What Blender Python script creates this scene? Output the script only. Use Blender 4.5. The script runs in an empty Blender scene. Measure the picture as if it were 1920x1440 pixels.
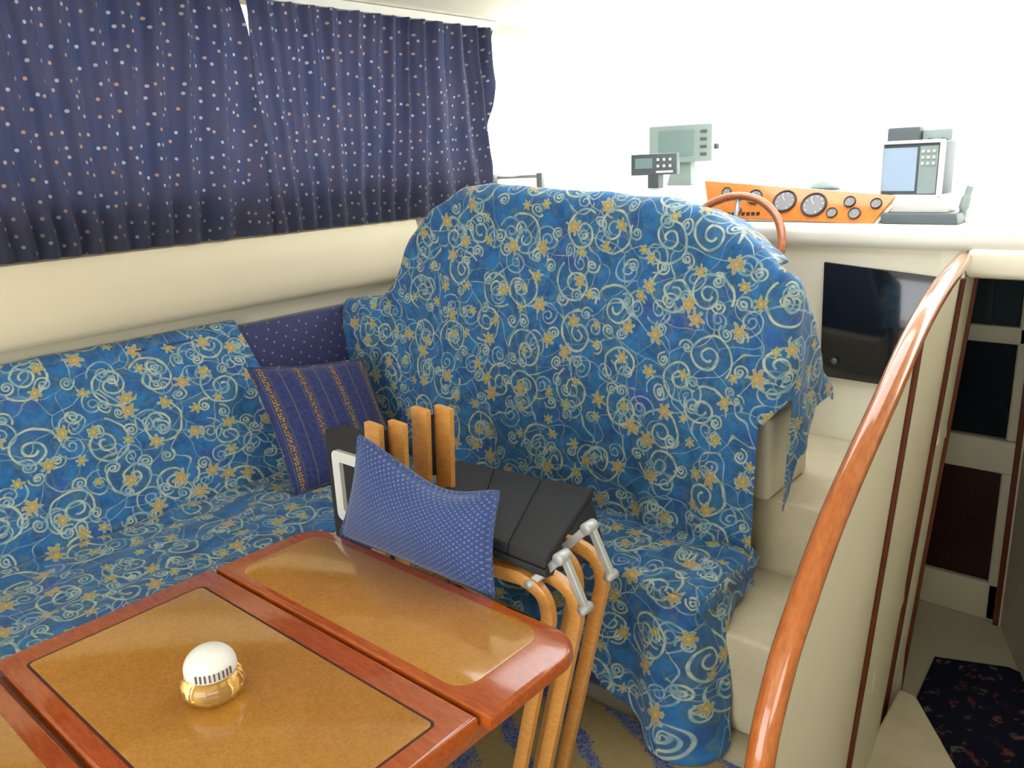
import bpy, bmesh, math, random
import numpy as np
from mathutils import Vector, Matrix, noise
random.seed(7)
PI = math.pi
S = bpy.context.scene
COL = S.collection

# ------------------------------------------------------------------ camera, sky, exposure
FPX = 1508.0
EYE = Vector((0, 0, 1.625))
_d1 = np.array([-830 - 960, 385 - 720, FPX]); _d2 = np.array([2322 - 960, 235 - 720, FPX])
_Y = _d2 / np.linalg.norm(_d2); _Z = -np.cross(_d1, _d2); _Z /= np.linalg.norm(_Z); _X = np.cross(_Y, _Z)
RW = np.stack([_X, _Y, _Z])
cam_data = bpy.data.cameras.new('camera'); cam = bpy.data.objects.new('camera', cam_data); COL.objects.link(cam)
_m = Matrix.Identity(4)
for i in range(3):
    _m[i][0] = RW[i, 0]; _m[i][1] = -RW[i, 1]; _m[i][2] = -RW[i, 2]; _m[i][3] = EYE[i]
cam.matrix_world = _m
cam_data.sensor_width = 36; cam_data.lens = 36 * FPX / 1920; cam_data.clip_start = 0.05
S.camera = cam

world = bpy.data.worlds.new('sky'); S.world = world; world.use_nodes = True
bg = world.node_tree.nodes['Background']
bg.inputs[0].default_value = (0.95, 0.98, 1.0, 1); bg.inputs[1].default_value = 4.2
S.view_settings.view_transform = 'Standard'; S.view_settings.look = 'None'
S.view_settings.gamma = 1; S.view_settings.use_curve_mapping = False
S.view_settings.exposure = 0.55

# ------------------------------------------------------------------ node helpers
class NT:
    def __init__(self, name):
        self.m = bpy.data.materials.new(name); self.m.use_nodes = True
        self.t = self.m.node_tree; self.n = self.t.nodes
        self.b = self.n['Principled BSDF']; self.out = self.n['Material Output']
    def put(self, sock, v):
        if hasattr(v, 'is_linked') or isinstance(v, bpy.types.NodeSocket): self.t.links.new(v, sock)
        elif isinstance(v, (tuple, list)): sock.default_value = tuple(v) + ((1,) if len(v) == 3 and len(sock.default_value) == 4 else ())
        else: sock.default_value = v
    def M(self, op, a, b=None, c=None, clamp=False):
        n = self.n.new('ShaderNodeMath'); n.operation = op; n.use_clamp = clamp
        for i, v in enumerate((a, b, c)):
            if v is not None: self.put(n.inputs[i], v)
        return n.outputs[0]
    def V(self, op, a, b=None, scale=None):
        n = self.n.new('ShaderNodeVectorMath'); n.operation = op
        self.put(n.inputs[0], a)
        if b is not None: self.put(n.inputs[1], b)
        if scale is not None: self.put(n.inputs['Scale'], scale)
        return n.outputs['Value'] if op in ('LENGTH', 'DOT_PRODUCT') else n.outputs[0]
    def sep(self, v):
        n = self.n.new('ShaderNodeSeparateXYZ'); self.put(n.inputs[0], v); return n.outputs
    def uv(self):
        n = self.n.new('ShaderNodeUVMap'); n.uv_map = 'UVMap'; return n.outputs[0]
    def obj(self): return self.n.new('ShaderNodeTexCoord').outputs['Object']
    def noise(self, v, scale, detail=2, rough=.5, dim='3D', dist=0):
        n = self.n.new('ShaderNodeTexNoise'); n.noise_dimensions = dim
        self.put(n.inputs['Vector'], v); n.inputs['Scale'].default_value = scale
        n.inputs['Detail'].default_value = detail; n.inputs['Roughness'].default_value = rough
        n.inputs['Distortion'].default_value = dist
        return n.outputs[0], n.outputs[1]
    def voro(self, v, scale, rnd=1.0, dim='2D'):
        n = self.n.new('ShaderNodeTexVoronoi'); n.voronoi_dimensions = dim
        self.put(n.inputs['Vector'], v); n.inputs['Scale'].default_value = scale; n.inputs['Randomness'].default_value = rnd
        return n.outputs['Distance'], n.outputs['Color'], n.outputs['Position']
    def mix(self, f, a, b):
        n = self.n.new('ShaderNodeMix'); n.data_type = 'RGBA'
        self.put(n.inputs[0], f); self.put(n.inputs[6], a); self.put(n.inputs[7], b); return n.outputs[2]
    def step(self, v, lo, hi):          # smooth 0..1
        n = self.n.new('ShaderNodeMapRange'); n.interpolation_type = 'SMOOTHSTEP'
        self.put(n.inputs[0], v); n.inputs[1].default_value = lo; n.inputs[2].default_value = hi
        return n.outputs[0]
    def map(self, v, scale=(1, 1, 1), rot=(0, 0, 0), loc=(0, 0, 0)):
        n = self.n.new('ShaderNodeMapping'); self.put(n.inputs[0], v)
        n.inputs['Scale'].default_value = scale; n.inputs['Rotation'].default_value = rot; n.inputs['Location'].default_value = loc
        return n.outputs[0]
    def bump(self, h, strength=.3, dist=.002):
        n = self.n.new('ShaderNodeBump'); n.inputs['Strength'].default_value = strength; n.inputs['Distance'].default_value = dist
        self.put(n.inputs['Height'], h); self.t.links.new(n.outputs[0], self.b.inputs['Normal'])
    def fin(self, color=None, rough=.6, spec=.4, metal=0, coat=0, sheen=0):
        if color is not None: self.put(self.b.inputs['Base Color'], color)
        self.put(self.b.inputs['Roughness'], rough); self.b.inputs['Specular IOR Level'].default_value = spec
        self.b.inputs['Metallic'].default_value = metal; self.b.inputs['Coat Weight'].default_value = coat
        self.b.inputs['Coat Roughness'].default_value = .06
        self.b.inputs['Sheen Weight'].default_value = sheen
        return self.m

def plain(name, col, rough=.5, spec=.4, metal=0, coat=0, grain=.06, gscale=30):
    t = NT(name); f, _ = t.noise(t.obj(), gscale, 3)
    c2 = tuple(max(0, c * (1 - grain * 2)) for c in col)
    return t.fin(t.mix(f, col, c2), rough, spec, metal, coat)

def scroll_cloth():
    t = NT('scroll_print_cotton'); uv = t.uv()
    _, nc = t.noise(uv, 9, 2)
    P = t.V('ADD', uv, t.V('SCALE', t.V('SUBTRACT', nc, (.5, .5, .5)), scale=.03))
    def spiral(scale, rnd, R, w, off):
        Q = t.V('ADD', P, (off, off * .7, 0))
        d, c, pos = t.voro(Q, scale, rnd)
        L = t.V('SUBTRACT', Q, pos); x, y, _ = t.sep(L); r = t.V('LENGTH', t.V('MULTIPLY', L, (1, 1, 0)))
        cr, cg, cb = t.sep(c)
        flip = t.M('SUBTRACT', t.M('MULTIPLY', t.M('GREATER_THAN', cg, .5), 2.0), 1.0)
        th = t.M('DIVIDE', t.M('ARCTAN2', t.M('MULTIPLY', y, flip), x), 2 * PI)
        tt = t.M('FRACT', t.M('ADD', t.M('ADD', th, cr), 2.0))
        a = t.M('ABSOLUTE', t.M('SUBTRACT', r, t.M('MULTIPLY_ADD', tt, -.60 * R, R)))
        b = t.M('ABSOLUTE', t.M('SUBTRACT', r, t.M('MULTIPLY_ADD', tt, -.24 * R, .40 * R)))
        dd = t.M('MINIMUM', a, b)
        return t.M('SUBTRACT', 1.0, t.step(dd, w * .45, w)), t.M('SUBTRACT', 1.0, t.step(dd, w, w * 4.5))
    s1, h1 = spiral(1 / .185, .6, .082, .0050, .0)
    s2, h2 = spiral(1 / .105, .85, .026, .0040, .37)
    s3, h3 = spiral(1 / .15, .9, .050, .0038, 1.93)
    def stems(off, scale, w):
        _, wc_ = t.noise(t.V('ADD', uv, (off, off, 0)), 6, 1)
        Q = t.V('ADD', t.V('ADD', uv, (off, off * .6, 0)), t.V('SCALE', t.V('SUBTRACT', wc_, (.5, .5, .5)), scale=.22))
        n = t.n.new('ShaderNodeTexVoronoi'); n.voronoi_dimensions = '2D'; n.feature = 'DISTANCE_TO_EDGE'
        t.put(n.inputs['Vector'], Q); n.inputs['Scale'].default_value = scale; n.inputs['Randomness'].default_value = .9
        return t.M('SUBTRACT', 1.0, t.step(n.outputs['Distance'], w * scale * .5, w * scale))
    st = stems(2.2, 1 / .20, .0026); st2 = t.M('MULTIPLY', stems(5.7, 1 / .15, .0022), .7)
    vine = t.M('MAXIMUM', t.M('MAXIMUM', s1, t.M('MAXIMUM', s2, t.M('MULTIPLY', s3, .75))), t.M('MULTIPLY', t.M('MAXIMUM', st, st2), .8))
    # flowers
    Q = t.V('ADD', P, (1.31, 2.17, 0)); d, c, pos = t.voro(Q, 1 / .115, .8)
    L = t.V('SUBTRACT', Q, pos); x, y, _ = t.sep(L); r = t.V('LENGTH', t.V('MULTIPLY', L, (1, 1, 0))); cr, cg, cb = t.sep(c)
    th = t.M('ADD', t.M('ARCTAN2', y, x), t.M('MULTIPLY', cr, 6.28))
    fz, _ = t.noise(P, 120, 1)
    pet = t.M('ADD', t.M('MULTIPLY_ADD', t.M('COSINE', t.M('MULTIPLY', th, 6.0)), .0060, .0160), t.M('MULTIPLY', t.M('SUBTRACT', fz, .5), .016))
    pet = t.M('MULTIPLY', pet, t.M('MULTIPLY_ADD', cb, .7, .65))
    e = t.M('SUBTRACT', pet, r)
    fl = t.step(e, 0, .003); fo = t.step(e, -.005, -.001)
    core = t.M('SUBTRACT', 1.0, t.step(r, .003, .007))
    b1, _ = t.noise(P, 16, 3, .6); b2, _ = t.noise(t.V('ADD', P, (5, 2, 0)), 7, 2)
    base = t.mix(t.step(b1, .3, .7), (.013, .075, .21), (.024, .15, .36))
    base = t.mix(t.M('MULTIPLY', t.step(b2, .55, .72), .6), base, (.035, .055, .28))
    v1, _ = t.noise(P, 30, 2)
    vc = t.mix(t.step(v1, .35, .65), (.17, .30, .36), (.40, .46, .38))
    n3, _ = t.noise(t.V('ADD', P, (9.1, 4.4, 0)), 17.0, 1, dim='2D')
    st3 = t.M('SUBTRACT', 1.0, t.step(t.M('ABSOLUTE', t.M('SUBTRACT', n3, .5)), .012, .03))
    hz, _ = t.noise(P, 55, 2, .7)
    halo = t.M('MULTIPLY', t.M('MAXIMUM', h1, h2), t.step(hz, .30, .62))
    base = t.mix(t.M('MULTIPLY', halo, .75), base, (.055, .10, .12))
    base = t.mix(t.M('MULTIPLY', st3, .5), base, (.10, .155, .145))
    col = t.mix(vine, base, vc)
    col = t.mix(t.M('MULTIPLY', fo, .85), col, (.36, .42, .32))
    gold = t.mix(cb, (.30, .25, .05), (.40, .27, .12))
    col = t.mix(fl, col, gold)
    col = t.mix(t.M('MULTIPLY', core, fl), col, (.50, .36, .10))
    w, _ = t.noise(uv, 700, 1); t.bump(w, .15, .0005)
    return t.fin(col, .75, .25, sheen=.15)

def dotted(name, base, base2, dots, spacing, size, rnd=.35, sheen=.2, rot=0, translucent=0):
    t = NT(name); uv = t.uv(); P = t.map(uv, rot=(0, 0, rot))
    d, c, _ = t.voro(P, 1 / spacing, rnd); cr, cg, cb = t.sep(c)
    m = t.M('SUBTRACT', 1.0, t.step(d, size / spacing * .6, size / spacing))
    n, _ = t.noise(uv, 5, 3)
    col = t.mix(m, t.mix(t.step(n, .3, .7), base, base2), t.mix(t.step(cr, .2, .8), dots[0], dots[1]))
    w, _ = t.noise(uv, 600, 1); t.bump(w, .2, .0006)
    t.fin(col, .7, .3, sheen=sheen)
    if translucent:
        tr = t.n.new('ShaderNodeBsdfTranslucent'); t.put(tr.inputs[0], col)
        mx = t.n.new('ShaderNodeMixShader'); mx.inputs[0].default_value = translucent
        t.t.links.new(t.b.outputs[0], mx.inputs[1]); t.t.links.new(tr.outputs[0], mx.inputs[2])
        t.t.links.new(mx.outputs[0], t.out.inputs[0])
    return t.m

def wood(name, c1, c2, axis=(1, 1, 1), rough=.25, coat=.5, burl=False):
    t = NT(name); o = t.obj()
    if burl:
        a, _ = t.noise(o, 9, 4, .6, dist=.8); b, _ = t.noise(o, 160, 3, .65)
        f = t.M('ADD', t.M('MULTIPLY', t.step(a, .2, .8), .35), t.M('MULTIPLY', t.step(b, .3, .7), .65))
    else:
        a, _ = t.noise(t.map(o, scale=axis), 12, 4, .6, dist=.6); f = t.step(a, .25, .75)
    return t.fin(t.mix(f, c1, c2), rough, .5, coat=coat)

def striped():
    t = NT('striped_navy_velour'); uv = t.uv(); x, y, _ = t.sep(uv)
    k = t.M('FRACT', t.M('DIVIDE', x, .135))
    def band(c, w): return t.M('SUBTRACT', 1.0, t.step(t.M('ABSOLUTE', t.M('SUBTRACT', k, c)), w * .8, w))
    d, c, _ = t.voro(t.map(uv, scale=(1, 1, 1)), 1 / .011, .5); n, _ = t.noise(uv, 60, 2)
    base = t.mix(t.step(n, .3, .7), (.012, .018, .085), (.022, .035, .14))
    brown = t.mix(t.step(d, .15, .5), (.30, .19, .07), (.05, .03, .05))
    col = t.mix(band(.25, .085), base, brown)
    thin = t.M('MAXIMUM', band(.72, .022), t.M('MAXIMUM', band(.38, .012), band(.12, .012)))
    col = t.mix(t.M('MULTIPLY', thin, .7), col, (.10, .10, .10))
    t.bump(n, .2, .001)
    return t.fin(col, .7, .3, sheen=.3)

def carpet(name, c1, c2, scale=260, big=8):
    t = NT(name); o = t.obj(); a, _ = t.noise(o, scale, 2, .7); b, _ = t.noise(o, big, 3)
    f = t.M('ADD', t.M('MULTIPLY', a, .6), t.M('MULTIPLY', b, .4))
    t.bump(a, .6, .004)
    return t.fin(t.mix(t.step(f, .35, .65), c1, c2), .95, .1, sheen=.2)

def rug_mat():
    t = NT('gold_blue_rug'); o = t.obj(); a, _ = t.noise(o, 90, 3, .8); b, _ = t.noise(o, 7, 2); d, c, _ = t.voro(o, 190, 1, '3D'); cr, cg, cb = t.sep(c)
    x, y, z = t.sep(t.map(o, rot=(0, 0, .5)))
    k = t.M('SINE', t.M('MULTIPLY_ADD', b, 5.0, t.M('MULTIPLY', y, 38.0)))
    gold = t.mix(cr, (.30, .22, .05), (.22, .17, .12)); blue = t.mix(cg, (.03, .05, .22), (.16, .18, .22))
    col = t.mix(t.step(t.M('ADD', k, t.M('MULTIPLY', cb, .6)), .75, 1.0), gold, blue)
    t.bump(a, .6, .003)
    return t.fin(col, .95, .1)

def dark_rug_mat():
    t = NT('dark_patterned_mat'); o = t.obj(); d, c, _ = t.voro(o, 26, 1, '3D'); cr, cg, cb = t.sep(c); n, _ = t.noise(o, 40, 2)
    col = t.mix(t.M('MULTIPLY', t.step(cr, .72, .8), t.step(n, .45, .6)), (.012, .014, .03), t.mix(cg, (.16, .03, .03), (.12, .14, .13)))
    t.bump(n, .6, .003)
    return t.fin(col, .95, .1)

def glass_mat(name, tint=(1, 1, 1), gloss=.06):
    t = NT(name); tr = t.n.new('ShaderNodeBsdfTransparent'); tr.inputs[0].default_value = (*tint, 1)
    g = t.n.new('ShaderNodeBsdfGlossy'); g.inputs['Roughness'].default_value = .02
    mx = t.n.new('ShaderNodeMixShader'); mx.inputs[0].default_value = gloss
    t.t.links.new(tr.outputs[0], mx.inputs[1]); t.t.links.new(g.outputs[0], mx.inputs[2]); t.t.links.new(mx.outputs[0], t.out.inputs[0])
    return t.m

MT = dict(
    cloth=scroll_cloth(),
    curtain=dotted('navy_dotted_curtain', (.024, .031, .066), (.038, .037, .068), ((.24, .15, .11), (.22, .23, .28)), .052, .0072, .7, .2, 0, .42),
    navy=dotted('navy_dotted_upholstery', (.018, .022, .085), (.024, .03, .105), ((.17, .18, .25), (.14, .17, .26)), .042, .0055, .25, .3, .5),
    pindot=dotted('blue_pin_dot_fabric', (.026, .052, .175), (.032, .064, .20), ((.10, .14, .29), (.13, .18, .34)), .0120, .0036, .1, .3, .78),
    stripe=striped(),
    black=plain('black_canvas', (.042, .042, .046), .8, .2, grain=.15, gscale=200),
    blackp=plain('black_plastic', (.02, .022, .028), .4, .4),
    glarep=plain('glare_paled_grey_plastic', (.30, .37, .35), .5, .3),  # windscreen glare painted in: grey-green plastic made paler
    glaredk=plain('glare_paled_dark_plastic', (.095, .115, .125), .45, .4),  # dark plastic lightened in colour to imitate the same glare veil
    screen=plain('grey_screen', (.20, .29, .29), .2, .5),
    screen2=plain('blue_white_screen', (.45, .58, .75), .2, .5, grain=.2, gscale=6),
    white=plain('white_gelcoat', (.80, .78, .70), .35, .4, grain=.02),
    whitep=plain('white_plastic', (.78, .77, .72), .4, .4, grain=.02),
    ceil=plain('cream_headliner', (.82, .78, .64), .8, .2, grain=.02),
    cream=plain('cream_vinyl', (.62, .545, .38), .5, .35, grain=.03, gscale=8),
    creamw=plain('cream_panel', (.62, .57, .43), .55, .3, grain=.03, gscale=8),
    carpet=carpet('cream_carpet', (.60, .53, .37), (.48, .42, .28)),
    rug=rug_mat(), mat=dark_rug_mat(),
    mahog=wood('red_mahogany', (.30, .050, .005), (.42, .088, .009), (2, 9, 9), rough=.16, coat=.5),
    mahogy=wood('red_mahogany_long', (.27, .055, .010), (.40, .10, .02), (9, 2, 9)),
    groove=plain('dark_groove', (.06, .012, .006), .6),
    veneer=wood('amber_burl_veneer', (.35, .145, .016), (.47, .22, .034), burl=True, rough=.14, coat=.55),
    rail=wood('varnished_teak_rail', (.36, .085, .012), (.50, .15, .03), (9, 2, 2), rough=.18, coat=.8),
    strip=plain('dark_red_wood_strip', (.15, .032, .012), .4, grain=.2),
    beech=wood('honey_beech', (.56, .24, .05), (.68, .34, .09), (3, 12, 12), rough=.4, coat=.2),
    burlp=wood('orange_burl_panel', (.62, .17, .03), (.75, .27, .05), burl=True),
    steel=plain('grey_zinc_steel', (.50, .51, .50), .45, .5, metal=.3),
    dial=plain('grey_dial_face', (.24, .23, .24), .4),
    bezel=plain('dark_bezel', (.05, .035, .03), .4),
    needle=plain('pale_needle', (.6, .6, .58), .4),
    smoked=plain('smoked_acrylic', (.010, .014, .022), .12, .5, coat=.5, grain=.3, gscale=5),
    glass=glass_mat('clear_glass'),
    dkglass=plain('dark_window_glass', (.008, .012, .02), .15, .5),
    dkwood=plain('dark_red_locker_wood', (.035, .008, .006), .4, grain=.3),
    teal=plain('dark_teal_curtain', (.012, .03, .035), .8),
    wheelw=wood('wheel_wood', (.33, .10, .03), (.45, .16, .06), (5, 5, 5), rough=.25),
    slot=plain('grey_slot', (.10, .10, .10), .6),
    alu=plain('grey_aluminium', (.35, .36, .36), .4, metal=.5),
)
def amber():
    t = NT('amber_ribbed_glass'); n, _ = t.noise(t.obj(), 60, 2)
    t.b.inputs['Transmission Weight'].default_value = .8
    return t.fin(t.mix(n, (1, .50, .07), (1, .72, .25)), .05, .6)
MT['amber'] = amber()

# ------------------------------------------------------------------ object helpers
W = {}
def tag(o, label=None, cat=None, group=None, kind=None):
    if label: o['label'] = label
    if cat: o['category'] = cat
    if group: o['group'] = group
    if kind: o['kind'] = kind
    return o
def thing(name, label, cat, loc, group=None):
    o = bpy.data.objects.new(name, None); COL.objects.link(o); o.location = loc; o.empty_display_size = .05
    W[o] = Vector(loc); return tag(o, label, cat, group)
def mk(name, verts, faces, mat, parent=None, smooth=False, uvs=None):
    vs = [Vector(v) for v in verts]
    lo = Vector([min(v[i] for v in vs) for i in range(3)]); hi = Vector([max(v[i] for v in vs) for i in range(3)])
    org = Vector(((lo.x + hi.x) / 2, (lo.y + hi.y) / 2, lo.z))
    me = bpy.data.meshes.new(name); me.from_pydata([v - org for v in vs], [], faces)
    if uvs is not None:
        L = me.uv_layers.new(name='UVMap')
        for i, l in enumerate(me.loops): L.data[i].uv = uvs[l.vertex_index]
    me.materials.append(MT[mat] if isinstance(mat, str) else mat)
    if smooth: me.polygons.foreach_set('use_smooth', [True] * len(me.polygons))
    me.update()
    o = bpy.data.objects.new(name, me); COL.objects.link(o); W[o] = org
    if parent is not None: o.parent = parent; o.location = org - W[parent]
    else: o.location = org
    return o
class B:                                  # collects shapes into one mesh
    def __init__(self): self.v = []; self.f = []; self.uv = []
    def add(self, v, f):
        k = len(self.v); self.v += [tuple(p) for p in v]; self.f += [tuple(i + k for i in q) for q in f]; return self
    def bm(self, bm):
        bm.verts.index_update(); self.add([v.co[:] for v in bm.verts], [[v.index for v in f.verts] for f in bm.faces]); bm.free(); return self
    def box(self, lo, hi, bev=0, seg=2, rot=None, piv=None):
        bm = bmesh.new(); bmesh.ops.create_cube(bm, size=1)
        lo = Vector(lo); hi = Vector(hi)
        for v in bm.verts: v.co = Vector([lo[i] + (v.co[i] + .5) * (hi[i] - lo[i]) for i in range(3)])
        if bev: bmesh.ops.bevel(bm, geom=bm.edges[:], offset=bev, segments=seg, affect='EDGES', profile=.5)
        if rot is not None: bmesh.ops.rotate(bm, verts=bm.verts, cent=piv or (lo + hi) / 2, matrix=rot)
        return self.bm(bm)
    def hexa(self, p, bev=0, seg=2):      # 8 corners: bottom loop 4, top loop 4
        bm = bmesh.new(); vs = [bm.verts.new(q) for q in p]
        for f in ((3, 2, 1, 0), (4, 5, 6, 7), (0, 1, 5, 4), (1, 2, 6, 5), (2, 3, 7, 6), (3, 0, 4, 7)): bm.faces.new([vs[i] for i in f])
        bmesh.ops.recalc_face_normals(bm, faces=bm.faces)
        if bev: bmesh.ops.bevel(bm, geom=bm.edges[:], offset=bev, segments=seg, affect='EDGES', profile=.5)
        return self.bm(bm)
    def prism(self, poly, z0, z1, bev=0, seg=2):
        bm = bmesh.new(); n = len(poly)
        a = [bm.verts.new((x, y, z0)) for x, y in poly]; b = [bm.verts.new((x, y, z1)) for x, y in poly]
        bm.faces.new(b); bm.faces.new(a[::-1])
        for i in range(n): bm.faces.new((a[i], a[(i + 1) % n], b[(i + 1) % n], b[i]))
        bmesh.ops.recalc_face_normals(bm, faces=bm.faces)
        if bev: bmesh.ops.bevel(bm, geom=[e for e in bm.edges if abs(e.verts[0].co.z - e.verts[1].co.z) < 1e-6 and e.verts[0].co.z > z1 - 1e-5], offset=bev, segments=seg, affect='EDGES', profile=.5)
        return self.bm(bm)
    def tube(self, pts, r, n=12, cap=True, flat=1.0, up=None):
        pts = [Vector(p) for p in pts]; R = r if isinstance(r, (list, tuple)) else [r] * len(pts)
        v = []; f = []; nrm = None
        for i, p in enumerate(pts):
            d = (pts[min(i + 1, len(pts) - 1)] - pts[max(i - 1, 0)]).normalized()
            if nrm is None: nrm = d.cross(Vector(up) if up else (Vector((0, 0, 1)) if abs(d.z) < .9 else Vector((1, 0, 0)))).normalized()
            nrm = (nrm - d * nrm.dot(d)).normalized(); bi = d.cross(nrm)
            for k in range(n):
                a = 2 * PI * k / n; v.append(p + nrm * (R[i] * math.cos(a)) + bi * (R[i] * flat * math.sin(a)))
        for i in range(len(pts) - 1):
            for k in range(n): f.append((i * n + k, i * n + (k + 1) % n, (i + 1) * n + (k + 1) % n, (i + 1) * n + k))
        if cap: f.append(tuple(range(n))[::-1]); f.append(tuple((len(pts) - 1) * n + k for k in range(n)))
        return self.add(v, f)
    def bar(self, pts, w, h, side):       # rectangular section swept along pts; side = width direction
        pts = [Vector(p) for p in pts]; s = Vector(side).normalized(); v = []; f = []
        for i, p in enumerate(pts):
            d = (pts[min(i + 1, len(pts) - 1)] - pts[max(i - 1, 0)]).normalized(); u = d.cross(s).normalized()
            c = .28
            for a, b in ((-1, -1 + c), (-1 + c, -1), (1 - c, -1), (1, -1 + c), (1, 1 - c), (1 - c, 1), (-1 + c, 1), (-1, 1 - c)):
                v.append(p + s * (a * w / 2) + u * (b * h / 2))
        for i in range(len(pts) - 1):
            for k in range(8): f.append((i * 8 + k, i * 8 + (k + 1) % 8, (i + 1) * 8 + (k + 1) % 8, (i + 1) * 8 + k))
        f.append(tuple(range(8))[::-1]); f.append(tuple((len(pts) - 1) * 8 + k for k in range(8)))
        return self.add(v, f)
    def lathe(self, prof, c, n=28, axis=None, wav=0, nw=0):
        v = []; f = []; c = Vector(c); q = Matrix.Identity(3) if axis is None else Vector((0, 0, 1)).rotation_difference(Vector(axis)).to_matrix()
        for r, z in prof:
            for k in range(n):
                a = 2 * PI * k / n; rr = r * (1 + wav * math.cos(nw * a)); v.append(c + q @ Vector((rr * math.cos(a), rr * math.sin(a), z)))
        for i in range(len(prof) - 1):
            for k in range(n): f.append((i * n + k, i * n + (k + 1) % n, (i + 1) * n + (k + 1) % n, (i + 1) * n + k))
        f.append(tuple(range(n))[::-1]); f.append(tuple((len(prof) - 1) * n + k for k in range(n)))
        return self.add(v, f)
    def build(self, name, mat, parent=None, smooth=False, uvs=None): return mk(name, self.v, self.f, mat, parent, smooth, uvs)
def auto(o, ang=40):
    try: o.data.shade_smooth(); 
    except Exception: pass
    try: o.data.set_sharp_from_angle(angle=math.radians(ang))
    except Exception: pass
    return o
def boxuv(o, s=1.0):                      # UVs in metres by dominant axis
    me = o.data; L = me.uv_layers.get('UVMap') or me.uv_layers.new(name='UVMap')
    for p in me.polygons:
        n = p.normal; ax = max(range(3), key=lambda i: abs(n[i]))
        for li in p.loop_indices:
            c = me.vertices[me.loops[li].vertex_index].co + W[o]; L.data[li].uv = [(c.y, c.z), (c.x, c.z), (c.x, c.y)][ax]
    return o
def spline(pts, n=8):
    P = [Vector(p) for p in pts]; P = [P[0] * 2 - P[1]] + P + [P[-1] * 2 - P[-2]]; out = []
    for i in range(1, len(P) - 2):
        for k in range(n):
            t = k / n; a, b, c, d = P[i - 1:i + 3]
            out.append(.5 * ((2 * b) + (c - a) * t + (2 * a - 5 * b + 4 * c - d) * t * t + (3 * b - a - 3 * c + d) * t ** 3))
    return out + [P[-2]]
def lerp_tab(tab, x):
    if x <= tab[0][0]: return tab[0][1]
    for (a, va), (b, vb) in zip(tab, tab[1:]):
        if x <= b:
            t = (x - a) / (b - a); t = t * t * (3 - 2 * t) * .5 + t * .5; return va + (vb - va) * t
    return tab[-1][1]
def nz(x, y, z=0, s=1.0): return noise.noise(Vector((x * s, y * s, z)))
def struct(o): o['kind'] = 'structure'; return o

# ------------------------------------------------------------------ room shell
CEIL = 2.29
b = B().box((-2.95, .9, -.05), (-.63, 2.3, 0)); b.box((-2.95, -2.5, -.05), (1.3, .9, 0))
struct(b.build('floor', 'carpet'))
b = B()
b.box((-3.1, -2.5, CEIL), (1.4, 2.0, CEIL + .06)); b.box((-3.1, 3.1, CEIL), (1.4, 3.75, CEIL + .06)); b.box((-3.1, 2.0, CEIL), (-1.9, 3.1, CEIL + .06)); b.box((-.2, 2.0, CEIL), (1.4, 3.1, CEIL + .06))  # opening left over the helm for the added hatch
struct(b.build('ceiling', 'ceil'))
struct(B().box((-1.9, 2.0, CEIL + .03), (-.2, 3.1, CEIL + .04)).build('window_added_hatch', 'glass'))  # roof hatch added out of view to brighten the helm
# port wall with window opening behind the curtains
b = B()
b.box((-3.02, -2.5, -.05), (-2.93, 4.8, 1.56)); b.box((-3.02, -2.5, 2.24), (-2.93, 3.75, CEIL))
b.box((-3.02, -2.5, 1.56), (-2.93, .2, 2.24)); b.box((-3.02, 3.16, 1.56), (-2.93, 3.22, 2.24))
struct(b.build('wall_port', 'creamw'))
b = B().box((-2.985, .2, 1.56), (-2.975, 3.16, 2.24)); w1 = struct(b.build('window_1', 'glass'))
# starboard wall with long window
b = B(); b.box((1.3, -2.5, -.05), (1.38, 4.8, 1.05)); b.box((1.3, -2.5, 1.95), (1.38, 3.75, CEIL)); b.box((1.3, -2.5, 1.05), (1.38, -1.9, 1.95)); b.box((1.3, .2, 1.05), (1.38, 3.75, 1.95))
struct(b.build('wall_starboard', 'creamw'))
struct(B().box((1.33, -1.9, 1.05), (1.34, .2, 1.95)).build('window_2', 'glass'))
# aft bulkhead with the wide open door to the cockpit
b = B(); b.box((-3.02, -2.58, -.05), (-2.2, -2.5, CEIL)); b.box((.9, -2.58, -.05), (1.38, -2.5, CEIL)); b.box((-2.2, -2.58, 2.12), (.9, -2.5, CEIL))
struct(b.build('wall_aft', 'creamw'))
# helm deck, steps
struct(auto(B().prism([(-2.95, 2.28), (-.60, 2.28), (-.69, 2.94), (-2.95, 2.94)], 0, .56, .014, 3).build('floor_helm', 'carpet')))
st = B().box((-1.02, 1.87, 0), (-.615, 2.30, .31), .018, 3).build('step', 'carpet'); struct(st); st.name = 'floor_step'
# padded coaming below the port window
prof = [(-2.93, 1.10), (-2.86, 1.11), (-2.835, 1.14), (-2.83, 1.20), (-2.835, 1.28), (-2.85, 1.345), (-2.87, 1.375), (-2.93, 1.38)]
v = []; f = []; ys = [-.6, .62, .63, .64, 1.2, 2.0, 2.55, 2.62]
for j, y in enumerate(ys):
    for k, (x, z) in enumerate(prof): v.append((x - (.008 if j == 2 else 0), y - (.10 * (1.38 - z) / .28 if j >= 6 else 0), z))
n = len(prof)
for j in range(len(ys) - 1):
    for k in range(n): f.append((j * n + k, j * n + (k + 1) % n, (j + 1) * n + (k + 1) % n, (j + 1) * n + k))
f.append(tuple(range(n))[::-1]); f.append(tuple((len(ys) - 1) * n + k for k in range(n)))
o = mk('trim_1', v, f, 'cream', None, True); struct(o); auto(o, 50)

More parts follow.
